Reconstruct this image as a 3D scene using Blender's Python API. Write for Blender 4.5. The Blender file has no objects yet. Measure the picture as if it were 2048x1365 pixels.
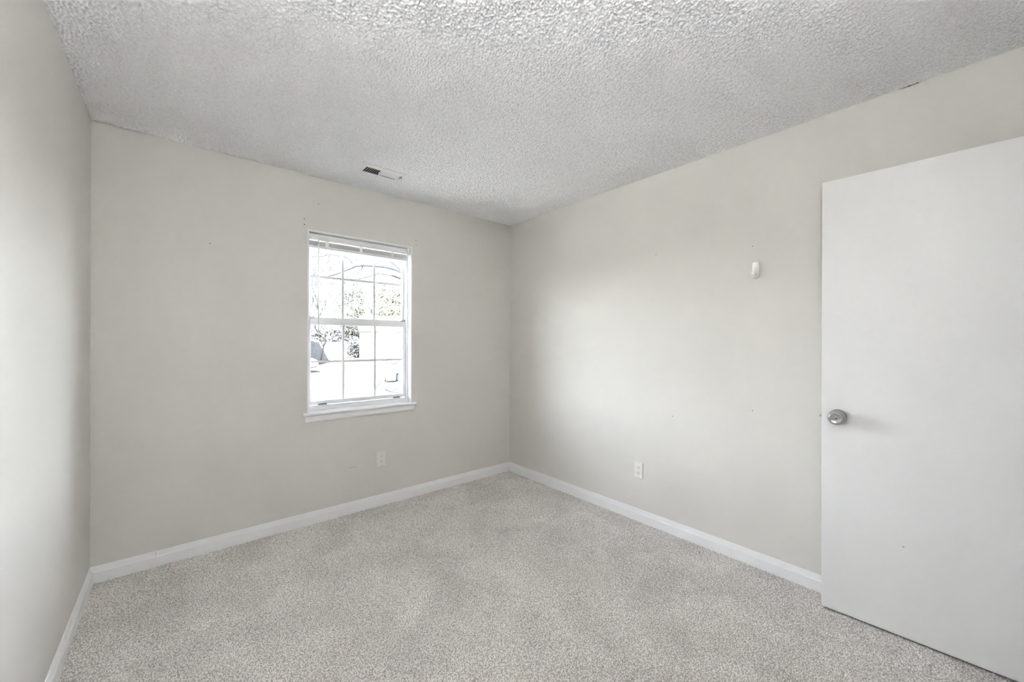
import bpy, math, random
import numpy as np
from mathutils import Vector, Matrix, Quaternion

S = bpy.context.scene
COL = S.collection
random.seed(7)

# ------------------------------------------------------------------ camera
W, H, L = 2.863, 2.44, 3.30            # room width, height, length (interior is y in [-L, 0])
CAM = Vector((0.3562, -2.9975, 1.2737))
YAW, ROLL, FPX, HORIZON = 0.70245, 0.00266, 785.48, 685.18
cd = bpy.data.cameras.new('camera')
cam = bpy.data.objects.new('camera', cd)
COL.objects.link(cam)
fw = Vector((math.sin(YAW), math.cos(YAW), 0))
rt = Vector((math.cos(YAW), -math.sin(YAW), 0))
up = Vector((0, 0, 1))
c, s = math.cos(ROLL), math.sin(ROLL)
cx = rt * c + up * s
cyv = up * c - rt * s
m = Matrix((cx, cyv, -fw)).transposed().to_4x4()
m.translation = CAM
cam.matrix_world = m
cd.sensor_width = 36
cd.lens = FPX / 2048 * 36
cd.shift_y = (HORIZON - 682.5) / 2048
cd.clip_start = 0.02
cd.clip_end = 500
S.camera = cam

# ------------------------------------------------------------------ world, sun, exposure
DIM_SKY = 0.035                           # sky level outside the two added bright patches
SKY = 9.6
SUN_ELEV = math.radians(40)
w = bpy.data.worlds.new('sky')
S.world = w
w.use_nodes = True
nt = w.node_tree
bg = nt.nodes['Background']
sky = nt.nodes.new('ShaderNodeTexSky')
sky.sky_type = 'NISHITA'
sky.sun_disc = False
sky.sun_elevation = SUN_ELEV
sky.sun_rotation = math.radians(206)
sky.air_density = 1.0
sky.dust_density = 2.5
hsv = nt.nodes.new('ShaderNodeHueSaturation')
hsv.inputs['Saturation'].default_value = 0.22
nt.links.new(sky.outputs[0], hsv.inputs['Color'])
# sky dimmed ahead (north-north-east), overhead and behind, with two added bright
# patches low to the north-west and north-east that light the room
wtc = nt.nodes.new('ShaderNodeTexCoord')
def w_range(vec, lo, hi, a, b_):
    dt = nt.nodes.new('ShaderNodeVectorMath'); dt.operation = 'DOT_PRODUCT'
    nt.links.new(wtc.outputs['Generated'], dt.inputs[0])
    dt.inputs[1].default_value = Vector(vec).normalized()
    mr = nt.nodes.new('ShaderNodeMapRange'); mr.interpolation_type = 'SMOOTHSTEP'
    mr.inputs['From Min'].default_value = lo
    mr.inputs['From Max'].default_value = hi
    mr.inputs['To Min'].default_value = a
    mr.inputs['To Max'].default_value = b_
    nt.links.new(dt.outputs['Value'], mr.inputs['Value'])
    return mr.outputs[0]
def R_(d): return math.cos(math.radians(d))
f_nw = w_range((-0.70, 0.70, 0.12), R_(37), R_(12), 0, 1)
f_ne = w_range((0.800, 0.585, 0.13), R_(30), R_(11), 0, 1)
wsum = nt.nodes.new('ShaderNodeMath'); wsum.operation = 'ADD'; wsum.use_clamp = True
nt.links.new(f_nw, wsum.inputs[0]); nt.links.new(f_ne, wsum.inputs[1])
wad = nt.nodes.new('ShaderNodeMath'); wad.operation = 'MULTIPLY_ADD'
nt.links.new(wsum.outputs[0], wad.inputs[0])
wad.inputs[1].default_value = 1 - DIM_SKY
wad.inputs[2].default_value = DIM_SKY
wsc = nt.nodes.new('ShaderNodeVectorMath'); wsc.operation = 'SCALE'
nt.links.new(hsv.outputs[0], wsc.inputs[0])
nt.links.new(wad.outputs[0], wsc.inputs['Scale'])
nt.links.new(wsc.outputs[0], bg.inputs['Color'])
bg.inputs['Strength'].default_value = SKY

sl = bpy.data.lights.new('sun', 'SUN')
sl.energy = 56
sl.angle = math.radians(0.6)
sl.color = (1.0, 0.965, 0.91)
sun = bpy.data.objects.new('sun', sl)
COL.objects.link(sun)
sun_dir = Vector((0.435 * math.cos(SUN_ELEV), 0.90 * math.cos(SUN_ELEV), -math.sin(SUN_ELEV)))
sun.rotation_mode = 'QUATERNION'
sun.rotation_quaternion = (-sun_dir).to_track_quat('Z', 'Y')
sun.location = (-10, -20, 20)

# sampling portal in the window opening (only guides daylight sampling)
pl = bpy.data.lights.new('window_portal', 'AREA')
pl.shape = 'RECTANGLE'
pl.size, pl.size_y = 0.76, 1.26
pl.cycles.is_portal = True
po = bpy.data.objects.new('window_portal', pl)
COL.objects.link(po)
po.location = (1.4245, 0.135, 1.41)
po.rotation_euler = (math.radians(-90), 0, 0)

S.view_settings.view_transform = 'Standard'
S.view_settings.look = 'None'
S.view_settings.gamma = 1
S.view_settings.exposure = 0.11
S.cycles.use_denoising = True
S.cycles.seed = 11
S.cycles.max_bounces = 16
S.cycles.diffuse_bounces = 12
S.cycles.glossy_bounces = 4
S.cycles.transparent_max_bounces = 12
S.cycles.sample_clamp_indirect = 160
S.cycles.caustics_reflective = False
S.cycles.caustics_refractive = False

# ------------------------------------------------------------------ materials
def mat(name, col, rough=0.5, metal=0.0, spec=0.5, var=0.0, vscale=8.0, bump=0.0, bscale=200.0, bdist=0.001, coat=0.0):
    mt = bpy.data.materials.new(name)
    mt.use_nodes = True
    t = mt.node_tree
    b = t.nodes['Principled BSDF']
    b.inputs['Roughness'].default_value = rough
    b.inputs['Metallic'].default_value = metal
    b.inputs['Specular IOR Level'].default_value = spec
    b.inputs['Coat Weight'].default_value = coat
    tc = t.nodes.new('ShaderNodeTexCoord')
    if var > 0:
        n = t.nodes.new('ShaderNodeTexNoise')
        n.inputs['Scale'].default_value = vscale
        n.inputs['Detail'].default_value = 4
        r = t.nodes.new('ShaderNodeValToRGB')
        r.color_ramp.elements[0].position = 0.3
        r.color_ramp.elements[1].position = 0.7
        r.color_ramp.elements[0].color = tuple(x * (1 - var) for x in col) + (1,)
        r.color_ramp.elements[1].color = tuple(min(1, x * (1 + var)) for x in col) + (1,)
        t.links.new(tc.outputs['Object'], n.inputs['Vector'])
        t.links.new(n.outputs[0], r.inputs[0])
        t.links.new(r.outputs[0], b.inputs['Base Color'])
    else:
        b.inputs['Base Color'].default_value = tuple(col) + (1,)
    if bump > 0:
        n2 = t.nodes.new('ShaderNodeTexNoise')
        n2.inputs['Scale'].default_value = bscale
        n2.inputs['Detail'].default_value = 3
        bp = t.nodes.new('ShaderNodeBump')
        bp.inputs['Strength'].default_value = bump
        bp.inputs['Distance'].default_value = bdist
        t.links.new(tc.outputs['Object'], n2.inputs['Vector'])
        t.links.new(n2.outputs[0], bp.inputs['Height'])
        t.links.new(bp.outputs[0], b.inputs['Normal'])
    return mt

M = {}
M['wall'] = mat('greige_wall_paint', (0.675, 0.660, 0.632), 0.5, spec=0.35, var=0.012, vscale=3, bump=0.12, bscale=260, bdist=0.0006)
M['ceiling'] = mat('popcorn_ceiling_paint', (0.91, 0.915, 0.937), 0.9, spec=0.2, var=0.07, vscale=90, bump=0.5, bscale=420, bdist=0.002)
M['trim'] = mat('white_gloss_trim_paint', (0.83, 0.835, 0.85), 0.32, bump=0.05, bscale=60, bdist=0.0005)
M['door'] = mat('white_door_paint', (0.80, 0.803, 0.81), 0.42, spec=0.35, var=0.006, vscale=2.5, bump=0.03, bscale=45, bdist=0.0003)
M['vinyl'] = mat('white_window_vinyl', (0.80, 0.81, 0.83), 0.35, var=0.01, vscale=10)
M['muntin'] = mat('grey_white_muntin', (0.72, 0.73, 0.75), 0.4, var=0.01, vscale=10)
M['blind'] = mat('white_blind_vinyl', (0.82, 0.82, 0.825), 0.38, var=0.01, vscale=10)
M['tape'] = mat('white_ladder_tape', (0.84, 0.84, 0.85), 0.8, var=0.02, vscale=300)
M['wand'] = mat('clear_grey_wand', (0.62, 0.63, 0.64), 0.2, var=0.02, vscale=50)
M['latch'] = mat('dark_grey_latch', (0.16, 0.16, 0.17), 0.4, var=0.05, vscale=50)
M['plate'] = mat('ivory_white_plastic', (0.78, 0.77, 0.74), 0.35, var=0.01, vscale=30)
M['slot'] = mat('dark_slot', (0.03, 0.03, 0.03), 0.8, var=0.1, vscale=90)
M['hook'] = mat('white_hook_plastic', (0.88, 0.86, 0.85), 0.3, var=0.01, vscale=30)
M['nickel'] = mat('satin_nickel', (0.50, 0.50, 0.50), 0.33, metal=1.0, var=0.03, vscale=60, bump=0.1, bscale=400, bdist=0.0003)
M['nickel_dark'] = mat('worn_dark_nickel', (0.30, 0.30, 0.30), 0.3, metal=1.0, var=0.05, vscale=60)
M['brass'] = mat('dull_brass', (0.55, 0.50, 0.36), 0.3, metal=1.0, var=0.05, vscale=60)
M['vent'] = mat('white_vent_enamel', (0.82, 0.82, 0.82), 0.4, var=0.02, vscale=20)
M['duct'] = mat('dusty_duct_metal', (0.06, 0.06, 0.06), 0.7, var=0.2, vscale=20)
M['hole'] = mat('nail_hole_dark', (0.16, 0.15, 0.14), 0.9, var=0.1, vscale=90)
M['scuff'] = mat('grey_scuff', (0.45, 0.43, 0.40), 0.8, var=0.1, vscale=90)
M['concrete'] = mat('pale_concrete', (0.82, 0.815, 0.80), 0.9, var=0.06, vscale=0.8, bump=0.3, bscale=8, bdist=0.02)
M['lawn'] = mat('dormant_winter_grass', (0.095, 0.093, 0.088), 0.95, var=0.2, vscale=0.8, bump=0.4, bscale=12, bdist=0.02)
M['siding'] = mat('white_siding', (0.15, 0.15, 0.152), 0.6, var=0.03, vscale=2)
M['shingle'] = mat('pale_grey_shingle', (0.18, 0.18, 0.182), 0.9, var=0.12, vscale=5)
M['fence'] = mat('weathered_fence_wood', (0.42, 0.45, 0.50), 0.85, var=0.2, vscale=3)
M['bark'] = mat('grey_bark', (0.032, 0.038, 0.055), 0.9, var=0.3, vscale=6)
M['pale_bark'] = mat('pale_bark', (0.22, 0.215, 0.21), 0.9, var=0.15, vscale=6)
M['twig'] = mat('brown_twig', (0.15, 0.155, 0.17), 0.9, var=0.2, vscale=3)
M['shrub'] = mat('dull_evergreen_leaf', (0.16, 0.165, 0.182), 0.8, var=0.35, vscale=2)
M['pine'] = mat('yellow_green_needle', (0.26, 0.275, 0.20), 0.8, var=0.3, vscale=2)
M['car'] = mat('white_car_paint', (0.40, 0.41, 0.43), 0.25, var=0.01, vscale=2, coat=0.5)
M['car_glass'] = mat('dark_car_glass', (0.03, 0.035, 0.04), 0.08, var=0.05, vscale=2)
M['tyre'] = mat('black_tyre', (0.03, 0.03, 0.03), 0.85, var=0.1, vscale=20)
M['alloy'] = mat('grey_alloy', (0.5, 0.5, 0.52), 0.35, metal=1.0, var=0.03, vscale=20)
M['lamp'] = mat('clear_lamp', (0.75, 0.76, 0.78), 0.1, var=0.02, vscale=20)
M['bin'] = mat('grey_bin_plastic', (0.13, 0.14, 0.155), 0.6, var=0.04, vscale=6)
M['bluebin'] = mat('blue_tub_plastic', (0.06, 0.10, 0.18), 0.55, var=0.05, vscale=6)
M['hallfloor'] = mat('hall_carpet', (0.45, 0.42, 0.39), 0.95, var=0.1, vscale=60)

def glass_mat():
    mt = bpy.data.materials.new('window_glass')
    mt.use_nodes = True
    t = mt.node_tree
    t.nodes.clear()
    o = t.nodes.new('ShaderNodeOutputMaterial')
    mx = t.nodes.new('ShaderNodeMixShader')
    tr = t.nodes.new('ShaderNodeBsdfTransparent')
    tr.inputs[0].default_value = (0.97, 0.98, 0.98, 1)
    gl = t.nodes.new('ShaderNodeBsdfGlossy')
    gl.inputs['Roughness'].default_value = 0.02
    lw = t.nodes.new('ShaderNodeLayerWeight')
    lw.inputs['Blend'].default_value = 0.5
    pw = t.nodes.new('ShaderNodeMath'); pw.operation = 'POWER'
    pw.inputs[1].default_value = 5.0
    ml = t.nodes.new('ShaderNodeMath'); ml.operation = 'MULTIPLY_ADD'
    ml.inputs[1].default_value = 0.90
    ml.inputs[2].default_value = 0.03
    t.links.new(lw.outputs['Facing'], pw.inputs[0])
    t.links.new(pw.outputs[0], ml.inputs[0])
    t.links.new(ml.outputs[0], mx.inputs[0])
    t.links.new(tr.outputs[0], mx.inputs[1])
    t.links.new(gl.outputs[0], mx.inputs[2])
    t.links.new(mx.outputs[0], o.inputs[0])
    return mt
M['glass'] = glass_mat()

def carpet_mat():
    mt = bpy.data.materials.new('beige_grey_carpet_pile')
    mt.use_nodes = True
    t = mt.node_tree
    b = t.nodes['Principled BSDF']
    b.inputs['Roughness'].default_value = 1.0
    b.inputs['Specular IOR Level'].default_value = 0.05
    b.inputs['Sheen Weight'].default_value = 0.15
    b.inputs['Sheen Roughness'].default_value = 0.6
    tc = t.nodes.new('ShaderNodeTexCoord')
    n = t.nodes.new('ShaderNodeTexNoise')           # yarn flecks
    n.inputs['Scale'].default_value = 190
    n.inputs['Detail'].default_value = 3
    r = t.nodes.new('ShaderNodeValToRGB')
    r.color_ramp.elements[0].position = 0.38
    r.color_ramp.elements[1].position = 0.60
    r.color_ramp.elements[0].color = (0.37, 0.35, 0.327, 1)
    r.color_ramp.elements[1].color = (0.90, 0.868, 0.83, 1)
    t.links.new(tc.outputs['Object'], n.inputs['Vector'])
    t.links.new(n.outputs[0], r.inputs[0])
    n2 = t.nodes.new('ShaderNodeTexNoise')          # brushed and trodden patches of pile
    n2.inputs['Scale'].default_value = 3.2
    n2.inputs['Detail'].default_value = 5
    n2.inputs['Distortion'].default_value = 0.6
    r2 = t.nodes.new('ShaderNodeValToRGB')
    r2.color_ramp.elements[0].position = 0.36
    r2.color_ramp.elements[1].position = 0.66
    r2.color_ramp.elements[0].color = (0.88, 0.88, 0.88, 1)
    r2.color_ramp.elements[1].color = (1.06, 1.06, 1.06, 1)
    t.links.new(tc.outputs['Object'], n2.inputs['Vector'])
    t.links.new(n2.outputs[0], r2.inputs[0])
    mx = t.nodes.new('ShaderNodeMix')
    mx.data_type = 'RGBA'
    mx.blend_type = 'MULTIPLY'
    mx.inputs[0].default_value = 1
    t.links.new(r.outputs[0], mx.inputs[6])
    t.links.new(r2.outputs[0], mx.inputs[7])
    t.links.new(mx.outputs[2], b.inputs['Base Color'])
    return mt
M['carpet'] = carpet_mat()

# ------------------------------------------------------------------ mesh helpers
class MB:
    def __init__(self):
        self.v, self.f, self.sm = [], [], []
    def add(self, vs, fs, smooth=False):
        k = len(self.v)
        self.v += [tuple(p) for p in vs]
        self.f += [tuple(i + k for i in q) for q in fs]
        self.sm += [smooth] * len(fs)
        return self
    def box(self, a, b, mx=None):
        (x0, y0, z0), (x1, y1, z1) = a, b
        vs = [(x0, y0, z0), (x1, y0, z0), (x1, y1, z0), (x0, y1, z0), (x0, y0, z1), (x1, y0, z1), (x1, y1, z1), (x0, y1, z1)]
        if mx:
            vs = [mx @ Vector(p) for p in vs]
        return self.add(vs, [(0, 3, 2, 1), (4, 5, 6, 7), (0, 1, 5, 4), (1, 2, 6, 5), (2, 3, 7, 6), (3, 0, 4, 7)])
    def tube(self, pts, rads, n=8, cap=True):
        pts = [Vector(p) for p in pts]
        if not hasattr(rads, '__len__'):
            rads = [rads] * len(pts)
        vs, fs = [], []
        ref = None
        for i, p in enumerate(pts):
            d = (pts[min(i + 1, len(pts) - 1)] - pts[max(i - 1, 0)]).normalized()
            if ref is None:
                ref = d.orthogonal().normalized()
            ref = (ref - d * ref.dot(d))
            ref = ref.normalized() if ref.length > 1e-6 else d.orthogonal().normalized()
            b = d.cross(ref)
            for k in range(n):
                a = 2 * math.pi * k / n
                vs.append(p + (ref * math.cos(a) + b * math.sin(a)) * rads[i])
        for i in range(len(pts) - 1):
            for k in range(n):
                k2 = (k + 1) % n
                fs.append((i * n + k, i * n + k2, (i + 1) * n + k2, (i + 1) * n + k))
        if cap:
            fs.append(tuple(reversed(range(n))))
            fs.append(tuple(range((len(pts) - 1) * n, len(pts) * n)))
        return self.add(vs, fs, True)
    def lathe(self, prof, mx, n=40):
        """prof: list of (radius, height) turned about local z; mx places it."""
        vs, fs = [], []
        for r, z in prof:
            for k in range(n):
                a = 2 * math.pi * k / n
                vs.append(mx @ Vector((r * math.cos(a), r * math.sin(a), z)))
        for i in range(len(prof) - 1):
            for k in range(n):
                k2 = (k + 1) % n
                fs.append((i * n + k, i * n + k2, (i + 1) * n + k2, (i + 1) * n + k))
        fs.append(tuple(reversed(range(n))))
        fs.append(tuple(range((len(prof) - 1) * n, len(prof) * n)))
        return self.add(vs, fs, True)
    def prism(self, loop, vec, smooth=False):
        """loop: list of 3-D points (planar); extruded along vec."""
        n = len(loop)
        vs = [Vector(p) for p in loop] + [Vector(p) + Vector(vec) for p in loop]
        fs = [tuple(reversed(range(n))), tuple(range(n, 2 * n))]
        fs += [(i, (i + 1) % n, n + (i + 1) % n, n + i) for i in range(n)]
        return self.add(vs, fs, smooth)
    def build(self, name, material, parent=None, bevel=0.0, seg=2, org=None):
        me = bpy.data.meshes.new(name)
        o = bpy.data.objects.new(name, me)
        off = Vector((0, 0, 0))
        if parent is not None:
            p = parent
            while p.parent:
                p = p.parent
            off = Vector(p.location)
        elif org is not None:
            off = Vector(org)
            o.location = org
        me.from_pydata([tuple(Vector(p) - off) for p in self.v], [], self.f)
        me.polygons.foreach_set('use_smooth', self.sm)
        me.materials.append(material)
        import bmesh
        bm = bmesh.new()
        bm.from_mesh(me)
        bmesh.ops.recalc_face_normals(bm, faces=bm.faces)
        bm.to_mesh(me)
        bm.free()
        COL.objects.link(o)
        if parent is not None:
            o.parent = parent
        if bevel:
            bv = o.modifiers.new('bevel', 'BEVEL')
            bv.width = bevel
            bv.segments = seg
            bv.limit_method = 'ANGLE'
            bv.angle_limit = math.radians(40)
        return o

def empty(name, loc, rz=0):
    o = bpy.data.objects.new(name, None)
    o.empty_display_size = 0.1
    o.location = loc
    o.rotation_euler = (0, 0, rz)
    COL.objects.link(o)
    return o

def tag(o, label=None, cat=None, group=None, kind=None):
    if label: o['label'] = label
    if cat: o['category'] = cat
    if group: o['group'] = group
    if kind: o['kind'] = kind
    return o

def band_noise(nx, ny, step, lam, seed, width=0.45, aniso=1.0):
    rng = np.random.default_rng(seed)
    a = rng.standard_normal((ny, nx))
    fx = np.fft.fftfreq(nx, step)[None, :]
    fy = np.fft.fftfreq(ny, step)[:, None] * aniso
    f = np.sqrt(fx * fx + fy * fy) * lam
    g = np.exp(-((f - 1) / width) ** 2)
    b = np.real(np.fft.ifft2(np.fft.fft2(a) * g))
    return b / b.std()

def grid_object(name, x0, x1, y0, y1, step, zfun, material, flip=False, hole=None):
    nx = int(round((x1 - x0) / step)) + 1
    ny = int(round((y1 - y0) / step)) + 1
    X, Y = np.meshgrid(np.linspace(x0, x1, nx), np.linspace(y0, y1, ny))
    X = X.copy(); Y = Y.copy()
    Z = zfun(X, Y, nx, ny)
    co = np.stack([X, Y, Z], -1).reshape(-1, 3).astype(np.float32)
    idx = np.arange(nx * ny).reshape(ny, nx)
    a, b, c_, d = idx[:-1, :-1], idx[:-1, 1:], idx[1:, 1:], idx[1:, :-1]
    q = np.stack([a, b, c_, d], -1).reshape(-1, 4)
    if flip:
        q = q[:, ::-1]
    if hole:
        cxx = co[q].mean(1)
        keep = ~((cxx[:, 0] > hole[0]) & (cxx[:, 0] < hole[1]) & (cxx[:, 1] > hole[2]) & (cxx[:, 1] < hole[3]))
        q = q[keep]
    me = bpy.data.meshes.new(name)
    me.vertices.add(len(co))
    me.vertices.foreach_set('co', co.ravel())
    me.loops.add(q.size)
    me.loops.foreach_set('vertex_index', q.ravel().astype(np.int32))
    me.polygons.add(len(q))
    me.polygons.foreach_set('loop_start', np.arange(0, q.size, 4, dtype=np.int32))
    me.polygons.foreach_set('use_smooth', np.ones(len(q), dtype=bool))
    me.update(calc_edges=True)
    me.materials.append(material)
    o = bpy.data.objects.new(name, me)
    COL.objects.link(o)
    return o

# ------------------------------------------------------------------ room shell
T = 0.13
def ceil_z(X, Y, nx, ny):
    n = band_noise(nx, ny, 0.0035, 0.0122, 3) + 0.4 * band_noise(nx, ny, 0.0035, 0.028, 4)
    h = np.clip(n * 0.9 + 0.75, 0, 1.25) + 0.12 * n
    return H - 0.0047 * h
VENT = (1.290, 1.524, -0.412, -0.322)
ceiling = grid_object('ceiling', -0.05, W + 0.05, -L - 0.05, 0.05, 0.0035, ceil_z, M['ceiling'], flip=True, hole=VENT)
tag(ceiling, 'white popcorn textured ceiling over the whole room', 'ceiling', kind='structure')

def floor_z(X, Y, nx, ny):
    n = band_noise(nx, ny, 0.0038, 0.0095, 11, 0.5) + 0.45 * band_noise(nx, ny, 0.0038, 0.022, 12, 0.5)
    amp = 1.0 + 0.22 * band_noise(nx, ny, 0.0038, 0.45, 13, 0.6)
    return np.clip(n * amp, -2.4, 0.8) * 0.0036
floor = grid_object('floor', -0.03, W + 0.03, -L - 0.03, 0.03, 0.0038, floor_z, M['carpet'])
tag(floor, 'beige grey cut pile carpet covering the whole floor', 'carpet', kind='structure')

WX0, WX1, WZ0, WZ1 = 1.043, 1.806, 0.780, 2.047       # window opening (finished)
J = 0.010
ZB, ZT = -0.30, 2.62
wb = MB()
wb.box((-T, 0, ZB), (WX0 - J, T, ZT)).box((WX1 + J, 0, ZB), (W + T, T, ZT))
wb.box((WX0 - J, 0, ZB), (WX1 + J, T, WZ0 - 0.022)).box((WX0 - J, 0, WZ1 + J), (WX1 + J, T, ZT))
wall_back = wb.build('wall_back', M['wall'])
tag(wall_back, 'greige painted wall with the window', 'wall', kind='structure')
wall_left = MB().box((-T, -L - T, ZB), (0, 0, ZT)).build('wall_left', M['wall'])
tag(wall_left, 'greige painted bare wall at the left edge', 'wall', kind='structure')
wall_right = MB().box((W, -L - T, ZB), (W + T, 0, ZT)).build('wall_right', M['wall'])
tag(wall_right, 'greige painted wall with the white hook, behind the open door', 'wall', kind='structure')
DX0, DX1, DZ = 1.980, 2.770, 2.06                     # doorway in the front wall
wf = MB()
wf.box((0, -L - T, ZB), (DX0, -L, ZT)).box((DX1, -L - T, ZB), (W, -L, ZT)).box((DX0, -L - T, DZ), (DX1, -L, ZT)).box((DX0, -L - T, ZB), (DX1, -L, -0.006))
wall_front = wf.build('wall_front', M['wall'])
tag(wall_front, 'greige wall behind the camera with the doorway', 'wall', kind='structure')

# nail holes, scuffs and cracks left on the walls
def disc(name, p, axis, r, material, parent, t=0.0006):
    q = Vector(axis).to_track_quat('Z', 'Y').to_matrix().to_4x4()
    q.translation = Vector(p)
    MB().lathe([(r, -t), (r, t * 0.6), (r * 0.6, t)], q, 12).build(name, material, parent)
for x, z, r in [(1.102, 2.2475, .0035), (1.013, 2.1234, .004), (1.013, 2.0854, .0045), (1.849, 2.117, .0032), (1.849, 2.0798, .0032), (0.4957, 1.8688, .003)]:
    disc('nail_hole', (x, 0, z), (0, -1, 0), r, M['hole'], wall_back)
for y, z, r in [(-2.1686, 1.8284, .0028), (-1.5707, 1.8804, .003), (-1.6926, .7843, .003), (-2.1708, .8854, .003)]:
    disc('nail_hole', (W, y, z), (-1, 0, 0), r, M['hole'], wall_right)
MB().box((1.315, -0.0008, .3385), (1.372, 0, .3425)).build('scuff_mark', M['scuff'], wall_back)
MB().prism([(W - .0015, -2.77, 2.4325), (W - .0015, -2.80, 2.4365), (W - .0015, -2.84, 2.437), (W - .0015, -2.835, 2.4325), (W - .0015, -2.80, 2.431)], (.002, 0, 0)).build('caulk_crack', M['hole'], wall_right)

# baseboards, mitred at the corners
PROF = [(0, -0.004), (.0125, -0.004), (.0125, .0560), (.0095, .0580), (.0082, .0605), (.0058, .0700), (.0042, .0790), (.0026, .0850), (0, .0868)]
def baseboard(name, p0, p1, inward, label, m0=1, m1=1):
    p0, p1, nrm = Vector(p0), Vector(p1), Vector(inward)
    d = (p1 - p0).normalized()
    n = len(PROF)
    vs = [p0 + nrm * a + Vector((0, 0, b)) + d * a * m0 for a, b in PROF] + [p1 + nrm * a + Vector((0, 0, b)) - d * a * m1 for a, b in PROF]
    fs = [tuple(range(n)), tuple(reversed(range(n, 2 * n)))] + [(i, i + 1, n + i + 1, n + i) for i in range(n - 1)]
    o = MB().add(vs, fs).build(name, M['trim'])
    return tag(o, label, 'baseboard', kind='structure')
bbk = baseboard('baseboard_back', (0, 0, 0), (W, 0, 0), (0, -1, 0), 'white baseboard under the window wall')
baseboard('baseboard_right', (W, 0, 0), (W, -L, 0), (-1, 0, 0), 'white baseboard running behind the open door')
baseboard('baseboard_left', (0, -L, 0), (0, 0, 0), (1, 0, 0), 'white baseboard along the left wall')
baseboard('baseboard_front', (DX0 - .06, -L, 0), (0, -L, 0), (0, 1, 0), 'white baseboard behind the camera', 0, 1)
MB().box((.256, -.0104, .054), (.2575, -.002, .0855)).build('joint', M['scuff'], bbk)

# doorway casing and jamb behind the camera, hall beyond it
tr = MB()
for x0, x1 in ((DX0 - .06, DX0), (DX1, DX1 + .06)):
    tr.box((x0, -L, 0.0), (x1, -L + .015, DZ + .06))
tr.box((DX0, -L, DZ), (DX1, -L + .015, DZ + .06))
tr.box((DX0 - .002, -L - T, 0.0), (DX0 + .015, -L, DZ)).box((DX1 - .008, -L - T, 0.0), (DX1 + .002, -L, DZ)).box((DX0, -L - T, DZ - .012), (DX1, -L, DZ + .002))
tag(tr.build('trim_1', M['trim'], bevel=.003), 'white door casing around the doorway behind the camera', 'door casing', kind='structure')
HY = -L - T
tag(MB().box((1.2, HY - 1.3, -.05), (3.4, HY, -.004)).build('floor_hall', M['hallfloor']), 'beige hall carpet beyond the doorway', 'floor', kind='structure')
tag(MB().box((1.2, HY - 1.3, H), (3.4, HY, H + .05)).build('ceiling_hall', M['ceiling']), 'white hall ceiling beyond the doorway', 'ceiling', kind='structure')
hw = MB()
hw.box((1.1, HY - 1.4, -.05), (1.2, HY, H + .05)).box((3.4, HY - 1.4, -.05), (3.5, HY, H + .05)).box((1.2, HY - 1.4, -.05), (3.4, HY - 1.3, H + .05)).box((W + T, HY - .02, -.05), (3.5, HY + .02, H + .05))
tag(hw.build('wall_hall', M['wall']), 'greige hall walls beyond the doorway', 'wall', kind='structure')
# unseen hall light added as fill: a flush glowing dome
hl = empty('hall_fill_light', (2.35, HY - .62, H))
tag(hl, 'added fill light dome on the hall ceiling beyond the doorway', 'fill light')
mx = Matrix.Translation((2.35, HY - .62, H)) @ Matrix.Rotation(math.pi, 4, 'X')
MB().lathe([(.15, 0), (.155, .012), (.15, .025)], mx).build('fill_light_base', M['trim'], hl)
dm = bpy.data.materials.new('fill_light_opal')
dm.use_nodes = True
db = dm.node_tree.nodes['Principled BSDF']
db.inputs['Base Color'].default_value = (.9, .88, .84, 1)
db.inputs['Emission Color'].default_value = (.985, .99, 1, 1)
HALL_FILL = 6.0
db.inputs['Emission Strength'].default_value = HALL_FILL
MB().lathe([(.14, .025), (.135, .05), (.11, .08), (.06, .10), (.01, .106)], mx).build('fill_light_shade', dm, hl)

# unseen uplight added behind the camera as fill, its bowl open to the ceiling
UPLIGHT_FILL = 1200.0
TX, TY = 0.24, -3.10
fl_ = empty('fill_uplight', (TX, TY, 0))
tag(fl_, 'added fill uplight on a slim pole by the wall behind the camera', 'floor lamp')
tm = Matrix.Translation((TX, TY, 0))
MB().lathe([(.13, .003), (.13, .018), (.11, .026), (.02, .032)], tm).build('fill_light_base', M['nickel'], fl_)
MB().tube([(TX, TY, .03), (TX, TY, 1.820)], .011, 12).build('pole', M['nickel'], fl_)
MB().lathe([(.012, 1.810), (.05, 1.820), (.12, 1.865), (.155, 1.920), (.158, 1.920), (.158, 1.916), (.15, 1.910), (.115, 1.870), (.05, 1.832), (.012, 1.830)], tm).build('fill_light_shade', M['trim'], fl_)
dm3 = dm.copy()
dm3.node_tree.nodes['Principled BSDF'].inputs['Emission Strength'].default_value = UPLIGHT_FILL
MB().lathe([(.02, 1.835), (.045, 1.855), (.05, 1.875), (.03, 1.898), (.005, 1.903)], tm, 24).build('fill_bulb', dm3, fl_)

# ------------------------------------------------------------------ window
win = empty('window_1', (WX0, .058, WZ0))
tag(win, 'white double sash window with six lites per sash and a deep sill', 'window', kind='structure')
jb = MB()
jb.box((WX0 - J, .0005, WZ0), (WX0, .058, WZ1)).box((WX1, .0005, WZ0), (WX1 + J, .058, WZ1)).box((WX0 - J, .0005, WZ1), (WX1 + J, .058, WZ1 + J))
jb.build('jamb', M['trim'], win)
fr = MB()
FX0, FX1 = WX0 + .017, WX1 - .017
fr.box((WX0 - J, .058, WZ0 - .02), (FX0, T, WZ1 + J)).box((FX1, .058, WZ0 - .02), (WX1 + J, T, WZ1 + J))
fr.box((FX0, .058, WZ1 - .02), (FX1, T, WZ1 + J)).box((FX0, .060, WZ0 - .02), (FX1, T, .806)).box((FX0, .066, .806), (FX1, T, .816))
fr.build('window_frame', M['vinyl'], win, bevel=.002)
GX0, GX1 = 1.071, 1.766
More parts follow.
